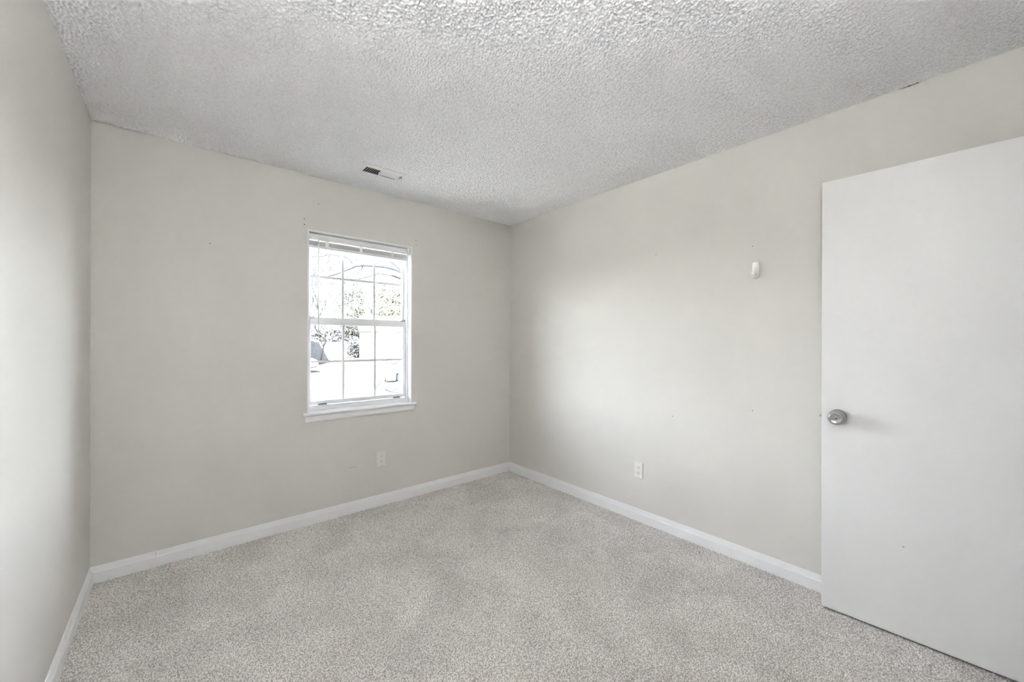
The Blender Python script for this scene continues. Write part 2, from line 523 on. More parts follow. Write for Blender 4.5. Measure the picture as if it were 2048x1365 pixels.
def sash(name, y0, y1, x0, x1, z0, z1, gx0, gx1, gz0, gz1, yg, mz, mxs):
    b = MB()
    b.box((x0, y0, z0), (gx0, y1, z1)).box((gx1, y0, z0), (x1, y1, z1)).box((gx0, y0, z0), (gx1, y1, gz0)).box((gx0, y0, gz1), (gx1, y1, z1))
    so = b.build(name, M['vinyl'], win, bevel=.003)
    MB().box((gx0 - .004, yg - .0015, gz0 - .004), (gx1 + .004, yg + .0015, gz1 + .004)).build('glass_pane', M['glass'], so)
    g = MB()
    for x in mxs:
        g.box((x - .0078, yg - .006, gz0), (x + .0078, yg - .0018, gz1))
    g.box((gx0, yg - .0055, mz - .0078), (gx1, yg - .0018, mz + .0078))
    g.build('muntin_grid', M['muntin'], so)
    return so
lower = sash('lower_sash', .066, .090, FX0 + .002, FX1 - .002, .820, 1.443, GX0, GX1, .848, 1.397, .079, 1.130, (1.2955, 1.5355))
upper = sash('upper_sash', .094, .118, FX0 + .001, FX1 - .001, 1.405, 2.03, GX0 + .005, GX1 + .004, 1.4525, 1.985, .107, 1.748, (1.298, 1.539))
# finger lifts on the bottom rail, tilt latches on the meeting rail
for x in (1.148, 1.712):
    MB().prism([(x - .032, .066, .818), (x + .032, .066, .818), (x + .026, .066, .828), (x - .026, .066, .828)], (0, -.010, 0)).build('finger_lift', M['latch'], lower, bevel=.002)
for x, sgn in ((FX0 + .02, 1), (FX1 - .02, -1)):
    b = MB().box((x - .018, .070, 1.443), (x + .018, .088, 1.449))
    b.box((x - sgn * .018 - .004, .072, 1.449), (x - sgn * .018 + .004, .086, 1.462))
    b.build('tilt_latch', M['latch'], lower, bevel=.0015)
MB().box((GX0, .0655, 1.4405), (GX1, .0665, 1.4425)).build('rail_lip', M['muntin'], lower)
# stool with rounded nose, and apron
st = MB()
nose = [(-.030 + .011 - .011 * math.cos(a), WZ0 - .011 + .011 * math.sin(a)) for a in [math.pi / 2 - i * math.pi / 8 for i in range(9)]]
loop = [(0.060, WZ0)] + [(-.030 + .011 - .011 * math.sin(a * math.pi / 8), WZ0 - .011 + .011 * math.cos(a * math.pi / 8)) for a in range(9)] + [(0.060, WZ0 - .022)]
st.prism([(WX0 - .0, y, z) for y, z in loop], (WX1 - WX0, 0, 0))
hl2 = [p for p in loop if p[0] < 0]
hl2 = [(-.0003, WZ0)] + hl2 + [(-.0003, WZ0 - .022)]
st.prism([(1.005, y, z) for y, z in hl2], (WX0 - 1.005, 0, 0)).prism([(WX1, y, z) for y, z in hl2], (1.845 - WX1, 0, 0))
st.build('window_stool', M['trim'], win, bevel=.002)
MB().prism([(1.019, 0, .757), (1.019, -.014, .757), (1.019, -.014, .728), (1.019, -.010, .716), (1.019, 0, .713)], (.812, 0, 0)).build('window_apron', M['trim'], win, bevel=.0015)

# ------------------------------------------------------------------ raised blind
bl = empty('window_blind', (1.4175, .045, 2.04))
tag(bl, 'white horizontal blind pulled fully up at the top of the window', 'window blind')
BX0, BX1 = 1.050, 1.786
hr = MB()
hprof = [(.032, 2.041), (.060, 2.041), (.060, 1.998), (.033, 1.998), (.027, 1.999), (.0225, 2.003), (.0225, 2.008), (.027, 2.0125), (.032, 2.014)]
hr.prism([(BX0, y, z) for y, z in hprof], (BX1 - BX0, 0, 0))
hr.build('headrail', M['blind'], bl, bevel=.001)
for x0, x1 in ((BX0 - .006, BX0 + .001), (BX1 - .001, WX1 - .002)):
    MB().box((x0, .026, 1.992), (x1, .060, 2.046)).build('bracket', M['blind'], bl, bevel=.002)
ss = MB()
for i in range(13):
    z = 1.9640 + i * .00212
    dy = .0012 * random.uniform(-1, 1) - (.002 if i == 12 else 0)
    ss.prism([(BX0 + .004, .0325 + dy, z), (BX0 + .004, .0445 + dy, z + .0016), (BX0 + .004, .0565 + dy, z), (BX0 + .004, .0565 + dy, z + .0011), (BX0 + .004, .0445 + dy, z + .0026), (BX0 + .004, .0325 + dy, z + .0011)], (BX1 - BX0 - .008, 0, 0))
ss.build('slat_stack', M['blind'], bl)
MB().prism([(BX0 + .003, y, z) for y, z in [(.0315, 1.9405), (.0575, 1.9405), (.0575, 1.9635), (.040, 1.9635), (.040, 1.9605), (.0315, 1.9605)]], (BX1 - BX0 - .006, 0, 0)).build('bottom_rail', M['blind'], bl, bevel=.0012)
for x in (1.168, 1.411, 1.661):
    MB().box((x - .011, .0296, 1.9535), (x + .011, .0309, 2.0)).build('ladder_tape', M['tape'], bl)
    q = Matrix.Translation((x, .044, 1.9405)) @ Matrix.Rotation(math.pi, 4, 'X')
    MB().lathe([(.0045, 0), (.0045, .003), (.003, .0045)], q, 12).build('cord_button', M['blind'], bl)
wd = MB().tube([(1.109, .022, 1.945), (1.1095, .022, 1.336)], .0034, 6)
wo = wd.build('tilt_wand', M['wand'], bl)
MB().tube([(1.109, .024, 2.0), (1.109, .022, 1.985), (1.109, .022, 1.942)], [.003, .0055, .0055], 8).build('wand_connector', M['blind'], wo)

# ------------------------------------------------------------------ outlets
def outlet(loc, axis, label):
    o = empty('wall_outlet', loc)
    o['label'] = label
    o['category'] = 'electrical outlet'
    n = Vector(axis)                       # out of the wall
    u = Vector((0, 0, 1)).cross(n)
    B = Matrix((u, Vector((0, 0, 1)), n)).transposed().to_4x4()
    B.translation = Vector(loc)
    a, b = .0345, .057
    MB().add([B @ Vector(p) for p in [(-a, -b, 0), (a, -b, 0), (a, b, 0), (-a, b, 0), (-a, -b, .003), (a, -b, .003), (a, b, .003), (-a, b, .003), (-a + .004, -b + .004, .006), (a - .004, -b + .004, .006), (a - .004, b - .004, .006), (-a + .004, b - .004, .006)]],
             [(0, 3, 2, 1), (0, 1, 5, 4), (1, 2, 6, 5), (2, 3, 7, 6), (3, 0, 4, 7), (4, 5, 9, 8), (5, 6, 10, 9), (6, 7, 11, 10), (7, 4, 8, 11), (8, 9, 10, 11)]).build('cover_plate', M['plate'], o)
    for zc in (.0195, -.0195):
        pts = []
        for k in range(28):
            t = 2 * math.pi * k / 28
            pts.append((.0172 * math.cos(t), max(-.0125, min(.0125, .0172 * math.sin(t))) + zc))
        r = MB().prism([B @ Vector((x, y, .005)) for x, y in pts], n * .0028).build('receptacle', M['plate'], o, bevel=.0008)
        k = MB()
        for (x0, x1, y0, y1) in ((-.0078, -.0052, -.001, .0075), (.0052, .0078, .0, .0078)):
            k.box((x0, zc + y0, .0074), (x1, zc + y1, .0081), B)
        q = B @ Matrix.Translation((0, zc - .0065, .0074))
        k.lathe([(.0028, 0), (.0028, .0007)], q, 12)
        k.build('slots', M['slot'], r)
    q = B @ Matrix.Translation((0, 0, .0055))
    MB().lathe([(.0032, 0), (.0030, .0012), (.001, .0016)], q, 12).build('screw', M['plate'], o)
    return o
outlet((1.558, 0, .3635), (0, -1, 0), 'white duplex outlet low on the wall under the window')
outlet((W, -1.443, .3625), (-1, 0, 0), 'white duplex outlet low on the right wall between the corner and the door')

# ------------------------------------------------------------------ ceiling register
vt = empty('ceiling_vent', (1.404, -.382, H))
tag(vt, 'white metal louvred air vent in the ceiling near the window', 'air vent')
vx0, vx1, vy0, vy1 = 1.254, 1.553, -.447, -.317
ZV = H - .0105
def ring(b, o, i, zo, zi):
    vs = [(o[0], o[2], zo), (o[1], o[2], zo), (o[1], o[3], zo), (o[0], o[3], zo), (i[0], i[2], zi), (i[1], i[2], zi), (i[1], i[3], zi), (i[0], i[3], zi)]
    b.add(vs, [(0, 1, 5, 4), (1, 2, 6, 5), (2, 3, 7, 6), (3, 0, 4, 7)])
f = MB()
oo = (vx0, vx1, vy0, vy1)
mm = (vx0 + .012, vx1 - .012, vy0 + .012, vy1 - .012)
ii = (1.292, 1.522, -.409, -.325)
ring(f, oo, oo, H + .002, ZV + .003)
ring(f, oo, mm, ZV + .003, ZV - .003)
ring(f, mm, ii, ZV - .003, ZV - .003)
ring(f, ii, ii, ZV - .003, ZV - .001)
f.box((1.402, -.409, ZV - .0028), (1.411, -.325, H + .002))
f.build('vent_frame', M['vent'], vt)
def louvers(name, xa, xb, sgn):
    b = MB()
    n = 8
    for i in range(n):
        x = xa + (i + .5) * (xb - xa) / n
        dx, dz = .0062 * sgn, .0062
        t = .0006
        b.prism([(x - dx - t, -.409, ZV + .003 - dz + .002), (x - dx + t, -.409, ZV + .003 - dz + .002), (x + dx + t, -.409, ZV + .005 + dz), (x + dx - t, -.409, ZV + .005 + dz)], (0, .084, 0))
    return b.build(name, M['vent'], vt)
louvers('louver_bank', 1.292, 1.402, 1)
louvers('louver_bank', 1.411, 1.522, -1)
d = MB()
d.box((1.288, -.414, ZV - .001), (1.290, -.320, H + .2)).box((1.524, -.414, ZV - .001), (1.526, -.320, H + .2)).box((1.288, -.414, ZV - .001), (1.526, -.412, H + .2)).box((1.288, -.322, ZV - .001), (1.526, -.320, H + .2)).box((1.288, -.414, H + .2), (1.526, -.320, H + .202))
d.build('duct_boot', M['duct'], vt)
MB().box((1.529, -.412, ZV - .007), (1.535, -.374, ZV - .0025)).tube([(1.532, -.395, ZV - .003), (1.538, -.400, ZV - .016)], .003, 8).build('damper_lever', M['nickel_dark'], vt)

# ------------------------------------------------------------------ adhesive hook
hk = empty('wall_hook', (W, -2.188, 1.69))
tag(hk, 'small white plastic adhesive hook on the right wall beside the door', 'wall hook')
def rr(w2, h2, r, n=6):
    out = []
    for (sx, sy, a0) in ((1, 1, 0), (-1, 1, 90), (-1, -1, 180), (1, -1, 270)):
        for k in range(n + 1):
            a = math.radians(a0 + 90 * k / n)
            out.append((sx * (w2 - r) + r * math.cos(a), sy * (h2 - r) + r * math.sin(a)))
    return out
b = MB()
lay = [(.0165, .0465, .010, 0), (.0172, .0470, .011, .006), (.0160, .0462, .011, .012), (.0125, .0440, .010, .0165)]
loops = [[(W - d_, -2.188 + y, 1.688 + z) for y, z in rr(w2, h2, r)] for w2, h2, r, d_ in lay]
nl = len(loops[0])
b.add([p for lp in loops for p in lp], [tuple(range(nl)), tuple(reversed(range(3 * nl, 4 * nl)))] + [(i * nl + k, i * nl + (k + 1) % nl, (i + 1) * nl + (k + 1) % nl, (i + 1) * nl + k) for i in range(3) for k in range(nl)], True)
b.build('hook_base', M['hook'], hk)
hp = [(W - .015, -2.188, 1.700), (W - .019, -2.188, 1.684), (W - .022, -2.188, 1.668), (W - .028, -2.188, 1.660), (W - .036, -2.188, 1.661), (W - .041, -2.188, 1.669), (W - .042, -2.188, 1.679)]
b = MB()
for i in range(len(hp)):
    pass
tb = MB().tube(hp, [.005, .0068, .0075, .0075, .007, .0062, .005], 10)
tb.v = [(x, -2.188 + (y + 2.188) * 1.7, z) for x, y, z in tb.v]
tb.build('hook_prong', M['hook'], hk)

# ------------------------------------------------------------------ open door
P0 = Vector((2.716, -2.518, 0))                 # free edge, room face
DD = Vector((0.0285, -0.593, 0)).normalized()   # from the free edge towards the hinges
DN = Vector((-DD.y, DD.x, 0))                   # candidate normal
if DN.x > 0:
    DN = -DN                                    # room side
DW = 0.762
hinge = P0 + DD * DW
door = empty('door_1', (hinge.x, hinge.y, 0))
tag(door, 'white flush door standing open at the right edge', 'door', kind='structure')
def dpt(a, b, z):                               # a along the leaf from free edge, b out of the room face
    return P0 + DD * a + DN * b + Vector((0, 0, z))
vs = [dpt(a, b, z) for z in (.012, 2.045) for (a, b) in ((0, 0), (DW, 0), (DW, -.035), (0, -.035))]
leaf = MB().add(vs, [(0, 1, 2, 3), (7, 6, 5, 4), (0, 4, 5, 1), (1, 5, 6, 2), (2, 6, 7, 3), (3, 7, 4, 0)]).build('door_leaf', M['door'], door, bevel=.0015)
KA, KZ = .0605, .9285
kp = [(.034, 0), (.0345, .004), (.033, .008), (.024, .0105), (.0155, .013), (.014, .020), (.016, .024), (.025, .028), (.0315, .034), (.034, .041), (.0335, .047), (.030, .054), (.0255, .060), (.0228, .0625), (.0215, .062), (.016, .0598), (.008, .0585), (.0066, .0585)]
def knob(side):
    n = DN * side
    q = n.to_track_quat('Z', 'Y').to_matrix().to_4x4()
    q.translation = dpt(KA, 0 if side > 0 else -.035, KZ)
    k = MB().lathe(kp, q, 48).build('door_knob', M['nickel'], door)
    b = MB().lathe([(.0066, .0585), (.0066, .0612), (.0058, .0620), (.0045, .0622)], q, 24).build('privacy_button', M['nickel_dark'], k)
    MB().lathe([(.0016, .062), (.0016, .0625)], q, 12).build('key_slot', M['slot'], b) if False else None
    return k
knob(1)
# far side of the leaf: plain rose and knob
knob(-1)
lt = MB()
q = (-DD).to_track_quat('Z', 'Y').to_matrix().to_4x4()
pc = dpt(0, -.0175, .9255)
lt.box(tuple([-.012, -.0285, 0]), tuple([.012, .0285, .0012]), Matrix.Translation(pc) @ q)
lt.build('latch_plate', M['brass'], door)
ex = Matrix.Translation(pc) @ q
lb = MB()
lb.lathe([(.0062, 0), (.0062, .0085), (.0052, .0115), (.003, .0122)], ex, 20)
lb.build('latch_bolt', M['brass'], door)
for z in (.25, 1.03, 1.83):
    p = dpt(DW + .004, -.002, z)
    MB().tube([p, p + Vector((0, 0, .09))], .006, 10).build('hinge', M['nickel'], door)
q = DN.to_track_quat('Z', 'Y').to_matrix().to_4x4()
q.translation = P0 + DD * .28 + Vector((0, 0, .40))
MB().lathe([(.0035, -.0005), (.0035, .0003), (.002, .0006)], q, 12).build('paint_chip', M['scuff'], leaf)

# ------------------------------------------------------------------ outdoors
GZ = -.56
gnd = grid_object('ground', -60, 90, -40, 130, 5.0, lambda X, Y, nx, ny: np.full(X.shape, GZ), M['lawn'])
tag(gnd, 'pale dormant lawn outside the window', 'ground', kind='structure')

tag(MB().box((-6, T, GZ - .1), (7.5, 7.2, GZ + .02)).build('bounce_slab', M['concrete']), 'pale concrete slab added outside under the window to bounce light in', 'bounce_slab', kind='structure')  # unseen slab, added to bounce daylight up onto the ceiling

# wooden fence across the back of the yard
fe = empty('wooden_fence', (8.5, 36, GZ))
tag(fe, 'tall wooden board fence across the far side of the yard', 'fence')
bd = MB()
x = 3.0
while x < 12.6:
    hgt = 1.83 + random.uniform(-.012, .012)
    bd.prism([(x, 36, GZ + .03), (x + .138, 36, GZ + .03), (x + .138, 36, GZ + hgt - .03), (x + .11, 36, GZ + hgt), (x + .028, 36, GZ + hgt), (x, 36, GZ + hgt - .03)], (0, .018, 0))
    x += .146
bd.build('board_panel', M['fence'], fe)
for z in (.25, .95, 1.6):
    MB().box((3, 36.018, GZ + z), (12.6, 36.056, GZ + z + .09)).build('rail', M['fence'], fe)
for i in range(5):
    xx = 3.1 + i * 2.35
    MB().box((xx, 36.056, GZ), (xx + .09, 36.146, GZ + 1.75)).build('post', M['fence'], fe)

def house(name, origin, ang, wid, dep, wallh, pitch, label, wins, over=.35, side=False):
    h = empty(name, origin)
    tag(h, label, 'house')
    R = Matrix.Translation(origin) @ Matrix.Rotation(ang, 4, 'Z')
    rise = (dep if side else wid) / 2 * pitch
    b = MB()
    if side:                                # ridge along the front, gables at the ends
        b.prism([R @ Vector(p) for p in [(0, 0, 0), (0, dep, 0), (0, dep, wallh), (0, dep / 2, wallh + rise), (0, 0, wallh)]], (R.to_3x3() @ Vector((wid, 0, 0))))
    else:
        b.prism([R @ Vector(p) for p in [(0, 0, 0), (wid, 0, 0), (wid, 0, wallh), (wid / 2, 0, wallh + rise), (0, 0, wallh)]], (R.to_3x3() @ Vector((0, dep, 0))))
    b.build('wall', M['siding'], h)
    r = MB()
    e = over
    t = .16
    for sgn in (0, 1):
        span = dep if side else wid
        def X(v): return v if sgn == 0 else span - v
        if side:
            pr = [(-e, X(-e), wallh - e * pitch), (-e, X(dep / 2), wallh + rise), (-e, X(dep / 2), wallh + rise + t), (-e, X(-e), wallh - e * pitch + t)]
            r.prism([R @ Vector(p) for p in pr], R.to_3x3() @ Vector((wid + 2 * e, 0, 0)))
            continue
        pr = [(X(-e), -e, wallh - e * pitch), (X(wid / 2), -e, wallh + rise), (X(wid / 2), -e, wallh + rise + t), (X(-e), -e, wallh - e * pitch + t)]
        r.prism([R @ Vector(p) for p in pr], R.to_3x3() @ Vector((0, dep + 2 * e, 0)))
    r.build('roof', M['shingle'], h)
    for (x0, x1, z0, z1) in wins:
        k = MB()
        for bx in (((x0 - .08, -.05, z0 - .08), (x0, .01, z1 + .08)), ((x1, -.05, z0 - .08), (x1 + .08, .01, z1 + .08)), ((x0, -.05, z0 - .08), (x1, .01, z0)), ((x0, -.05, z1), (x1, .01, z1 + .08))):
            k.box(bx[0], bx[1], R)
        wn = k.build('window', M['trim'], h)
        MB().box((x0, -.02, z0), (x1, .005, z1), R).build('pane', M['lamp'], wn)
    return h
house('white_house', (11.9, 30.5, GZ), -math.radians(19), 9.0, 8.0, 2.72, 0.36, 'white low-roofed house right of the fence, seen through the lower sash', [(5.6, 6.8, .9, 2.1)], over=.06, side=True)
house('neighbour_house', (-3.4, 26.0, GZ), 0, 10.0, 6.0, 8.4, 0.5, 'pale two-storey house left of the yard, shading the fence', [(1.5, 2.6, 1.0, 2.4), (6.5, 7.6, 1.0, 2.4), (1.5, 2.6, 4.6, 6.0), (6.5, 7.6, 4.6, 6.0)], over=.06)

# trees ------------------------------------------------------------
def grow(b, p, d, r, ln, depth, rnd, spread=.55, upb=.12, n=5, rmin=.006):
    """a branch that bends and forks; adds tapered tubes to mesh builder b"""
    steps = 4
    pts, rad = [p], [r]
    for i in range(steps):
        d = (d + Vector((rnd.uniform(-1, 1), rnd.uniform(-1, 1), rnd.uniform(-1, 1) + upb)) * .16).normalized()
        p = p + d * ln / steps
        pts.append(p)
        rad.append(max(rmin, r * (1 - .38 * (i + 1) / steps)))
    b.tube(pts, rad, n if depth > 1 else 4, cap=False)
    if depth <= 0:
        return
    kids = 3 if depth > 1 else 4
    for k in range(kids):
        i = rnd.choice([2, 3, 4]) if k else 4
        ax = Vector((rnd.uniform(-1, 1), rnd.uniform(-1, 1), rnd.uniform(-.6, 1))).normalized()
        nd = (d + ax * spread * rnd.uniform(.7, 1.5)).normalized()
        grow(b, pts[i], nd, rad[i] * rnd.uniform(.55, .78), ln * rnd.uniform(.62, .86), depth - 1, rnd, spread, upb, n, rmin)

def bare_tree(x, y, hgt, seed, label, group=None, material='twig', r=.14, depth=5, rmin=.008, lean=(0, 0)):
    rnd = random.Random(seed)
    t = empty('bare_tree', (x, y, GZ))
    tag(t, label, 'tree', group)
    b = MB()
    trunk_top = Vector((x + lean[0], y + lean[1], GZ + hgt * .28))
    b.tube([(x, y, GZ - .05), (x + lean[0] * .4, y + lean[1] * .4, GZ + hgt * .14), trunk_top], [r * 1.25, r, r * .9], 8)
    b.build('trunk', M[material], t)
    b = MB()
    for k in range(4):
        a = k * 1.57 + rnd.uniform(-.5, .5)
        d = Vector((math.cos(a) * .55, math.sin(a) * .55, 1)).normalized()
        grow(b, trunk_top - Vector((0, 0, .02 * k)), d, r * .62, hgt * .27, depth - 1, rnd, rmin=rmin)
    b.build('branches', M[material], t)
    return t

def leafy(name, x, y, hgt, wid, seed, material, label, group, nleaf, leaf=.16, z0=.0, cone=0.0):
    rnd = random.Random(seed)
    t = empty(name, (x, y, GZ))
    tag(t, label, 'shrub' if 'shrub' in name else 'tree', group)
    b = MB()
    b.tube([(x, y, GZ - .05), (x + .05, y, GZ + hgt * .5), (x, y + .03, GZ + hgt * .9)], [wid * .05, wid * .035, wid * .012], 7)
    b.build('trunk', M['bark'], t)
    b = MB()
    clumps = []
    for i in range(26):
        fz = rnd.uniform(z0, 1)
        rr_ = wid / 2 * (1 - cone * fz) * math.sqrt(max(0.05, 1 - (2 * (fz - z0) / (1 - z0) - 1) ** 2 * (1 - cone)))
        a = rnd.uniform(0, 6.283)
        q_ = rr_ * math.sqrt(rnd.uniform(.1, 1))
        clumps.append(Vector((x + q_ * math.cos(a), y + q_ * math.sin(a), GZ + hgt * fz)))
    for i in range(nleaf):
        cp = rnd.choice(clumps)
        p = cp + Vector((rnd.gauss(0, 1), rnd.gauss(0, 1), rnd.gauss(0, .8))) * wid * .10
        p.z = max(p.z, GZ + .05)
        u = Vector((rnd.gauss(0, 1), rnd.gauss(0, 1), rnd.gauss(0, 1))).normalized()
        v_ = u.orthogonal().normalized()
        l_ = leaf * rnd.uniform(.6, 1.3)
        b.add([p - u * l_, p + v_ * l_ * .45, p + u * l_, p - v_ * l_ * .45], [(0, 1, 2, 3)])
    b.build('foliage', M[material], t)
    return t

LIMBS = {
 'L2': [[6.9, 5.6, 2.7], [5.9, 6.4, 3.0], [5.13, 7.37, 3.21], [5.05, 7.56, 3.31], [4.81, 7.87, 3.42], [4.61, 8.16, 3.46], [4.41, 8.45, 3.49], [4.28, 8.68, 3.49], [4.17, 8.88, 3.42], [4.03, 9.12, 3.36], [3.91, 9.34, 3.29], [3.75, 9.59, 3.24]],
 'L3': [[5.9, 6.4, 2.75], [4.91, 6.9, 2.94], [4.79, 7.14, 3.04], [4.68, 7.36, 3.11], [4.53, 7.62, 3.15], [4.33, 7.92, 3.08], [4.12, 8.22, 3.02]],
 'L3b': [[4.53, 7.62, 3.15], [4.44, 7.67, 3.28]],
 'L4': [[4.28, 8.68, 3.49], [4.24, 8.91, 3.6], [4.2, 9.07, 3.75], [4.15, 9.26, 3.83], [4.06, 9.46, 3.88], [3.95, 9.68, 3.92], [3.84, 9.91, 3.96], [3.74, 10.12, 3.93], [3.49, 10.46, 3.94]],
 'L4b': [[3.84, 9.91, 3.96], [3.78, 10.09, 4.12]],
 'L4c': [[3.84, 9.91, 3.96], [3.71, 10.28, 4.05], [3.57, 10.66, 4.11]],
 'L4d': [[3.84, 9.91, 3.96], [4.03, 9.94, 4.05], [4.24, 9.96, 4.1]],
 'L1': [[5.9, 6.0, 2.75], [4.8, 6.6, 3.09], [4.69, 6.76, 3.25], [4.63, 6.88, 3.33], [4.58, 6.98, 3.42], [4.53, 7.09, 3.49]],
 'L1b': [[4.95, 6.5, 3.05], [4.78, 6.62, 3.31], [4.72, 6.8, 3.41], [4.71, 6.95, 3.51]],
 'L2b': [[4.41, 8.5, 3.49], [4.38, 8.53, 3.35]],
 'L4e': [[3.52, 10.42, 3.94], [3.66, 10.32, 3.73], [3.8, 10.2, 3.45]],
}
RAD = {'L2': (.05, .016), 'L3': (.026, .009), 'L4': (.020, .010), 'L1': (.05, .016), 'L1b': (.012, .006), 'L2b': (.02, .016)}
nt_ = empty('bare_tree', (8.6, 5.2, GZ))
tag(nt_, 'nearest bare tree whose arching limbs cross the upper sash', 'tree')
b = MB()
b.tube([(8.6, 5.2, GZ - .1), (8.5, 5.2, GZ + 1.4), (8.4, 5.25, GZ + 2.9), (8.5, 5.3, GZ + 4.6)], [.24, .19, .16, .10], 12)
b.build('trunk', M['bark'], nt_)
b = MB()
rnd = random.Random(5)
b.tube([(8.42, 5.25, 2.0), (7.7, 5.4, 2.45), (6.9, 5.6, 2.7)], [.08, .065, .05], 8)
b.tube([(8.42, 5.25, 1.9), (7.2, 5.7, 2.35), (5.9, 6.4, 2.75)], [.06, .045, .024], 8)
b.tube([(8.42, 5.25, 1.8), (7.2, 5.5, 2.4), (5.9, 6.0, 2.75)], [.07, .06, .045], 8)
for k, pts in LIMBS.items():
    a, e = RAD.get(k, (.012, .007))
    n = len(pts)
    b.tube(pts, [a * (1 - i / (n - 1)) ** 1 + e * i / (n - 1) for i in range(n)] if n > 1 else a, 6)
    for p in pts[1:]:
        if rnd.random() < .55:
            d = Vector((rnd.uniform(-1, 1), rnd.uniform(-1, 1), rnd.uniform(-.8, 1))).normalized()
            grow(b, Vector(p), d, .006, .22, 1, rnd, rmin=.003, n=4)
for k in range(3):
    a = k * 2.1
    grow(b, Vector((8.5, 5.3, GZ + 4.4)), Vector((math.cos(a) * .6, math.sin(a) * .6, 1)).normalized(), .07, 1.6, 3, rnd, rmin=.006)
b.build('branches', M['bark'], nt_)

LIMB2 = {
 'a': [[5.99, 11.88, 2.12], [5.99, 11.99, 2.41], [5.74, 12.3, 2.57], [5.59, 12.54, 2.7], [5.47, 12.74, 2.92], [5.3, 12.99, 3.22]],
 'b': [[5.98, 11.9, 2.39], [5.81, 12.23, 2.9], [5.69, 12.53, 3.07]],
 'c': [[6.02, 11.86, 2.2], [6.02, 11.86, 2.66], [6.18, 11.86, 3.09], [6.24, 11.93, 3.43]],
 'd': [[6.03, 11.85, 2.1], [6.05, 11.83, 2.35], [6.34, 11.81, 2.29], [6.51, 11.89, 2.22], [6.84, 11.82, 2.27]],
 'e': [[5.5, 12.7, 2.9], [5.34, 13.09, 2.74], [5.1, 13.43, 2.71]],
}
yt = empty('bare_tree', (6.04, 11.84, GZ))
tag(yt, 'thin young bare tree behind the right muntin of the window', 'tree')
MB().tube([(6.05, 11.84, GZ - .05), (6.045, 11.84, .4), (6.04, 11.84, 1.2), (6.03, 11.85, 2.15)], [.024, .021, .018, .017], 8).build('trunk', M['pale_bark'], yt)
b = MB()
for k, pts in LIMB2.items():
    n = len(pts)
    b.tube(pts, [.017 + (.007 - .017) * i / (n - 1) for i in range(n)], 6)
    for p in pts[2:]:
        d = Vector((rnd.uniform(-1, 1), rnd.uniform(-1, 1), rnd.uniform(-.3, 1))).normalized()
        grow(b, Vector(p), d, .006, .3, 1, rnd, rmin=.003, n=4)
b.build('branches', M['bark'], yt)

bare_tree(9.55, 33.2, 5.2, 21, 'pale slender bare tree in front of the shaded part of the fence', material='pale_bark', r=.07, depth=4, rmin=.008, lean=(.25, 0))
G1 = 'bare trees beyond the fence'
for i, (x, y, hg, lb_) in enumerate([
        (10.2, 44, 11.5, 'tall bare tree beyond the left end of the visible fence'),
        (12.6, 48, 12.5, 'tall bare tree beyond the middle of the fence'),
        (15.6, 50, 13.0, 'tall bare tree just left of the white house, beyond the fence'),
        (20.0, 52, 13.0, 'tall bare tree beyond the roof of the white house')]):
    bare_tree(x, y, hg, 40 + i, lb_, G1, depth=6, r=.17, rmin=.011)
G2 = 'shrubs behind the fence'
for i, (x, y, hg, wd_, lb_) in enumerate([
        (10.6, 39.5, 3.1, 2.6, 'dark shrub behind the shaded part of the fence'),
        (12.3, 40.5, 3.6, 2.8, 'dark shrub behind the sunlit part of the fence'),
        (14.2, 42.0, 4.2, 3.0, 'dark shrub behind the fence beside the white house'),
        (16.3, 43.5, 4.4, 3.0, 'dark shrub in the gap behind the white house')]):
    leafy('evergreen_shrub', x, y, hg, wd_, 60 + i, 'shrub', lb_, G2, 2600, .14)
G3 = 'evergreen trees beyond the white house'
for i, (x, y, hg, wd_, lb_) in enumerate([
        (21.5, 62, 10.0, 5.0, 'yellow green evergreen behind the middle lites of the upper sash'),
        (27.5, 60, 12.5, 6.5, 'broad yellow green evergreen behind the right lites of the upper sash')]):
    leafy('evergreen_tree', x, y, hg, wd_, 80 + i, 'pine', lb_, G3, 5200, .26, z0=.15, cone=.3)

# car nosing into view at the left edge of the window -----------------------
cr = empty('parked_car', (4.4, 22.9, GZ))
tag(cr, 'white car parked in the yard with only its nose showing', 'car')
prof = [(-2.2, .42, .62, .78), (-2.15, .30, .95, .84), (-1.7, .24, 1.02, .88), (-1.1, .22, 1.04, .90), (0, .22, 1.02, .90), (.9, .22, 1.0, .90), (1.5, .24, .96, .88), (1.95, .28, .88, .84), (2.18, .32, .78, .76), (2.27, .40, .62, .66)]
def ringpts(x, zb, zt, hw):
    out = []
    for k in range(16):
        a = 2 * math.pi * k / 16
        cxv, sz = math.cos(a), math.sin(a)
        px = math.copysign(abs(cxv) ** .45, cxv) * hw
        pz = (zb + zt) / 2 + math.copysign(abs(sz) ** .5, sz) * (zt - zb) / 2
        out.append((4.4 + x, 22.9 + px, GZ + pz))
    return out
def loft(secs):
    b = MB()
    vs = [p for sct in secs for p in ringpts(*sct)]
    n = len(secs)
    fs = [(i * 16 + k, i * 16 + (k + 1) % 16, (i + 1) * 16 + (k + 1) % 16, (i + 1) * 16 + k) for i in range(n - 1) for k in range(16)]
    fs += [tuple(range(16)), tuple(range((n - 1) * 16, n * 16))]
    return b.add(vs, fs, True)
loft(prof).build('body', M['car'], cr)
loft([(-1.75, .9, 1.03, .80), (-1.2, .95, 1.36, .70), (-.6, .95, 1.46, .66), (.1, .95, 1.44, .66), (.55, .95, 1.28, .70), (1.0, .9, 1.0, .80)]).build('greenhouse', M['car_glass'], cr)
loft([(-1.0, 1.35, 1.47, .62), (-.6, 1.38, 1.50, .64), (.0, 1.38, 1.48, .63), (.3, 1.33, 1.41, .60)]).build('roof_panel', M['car'], cr)
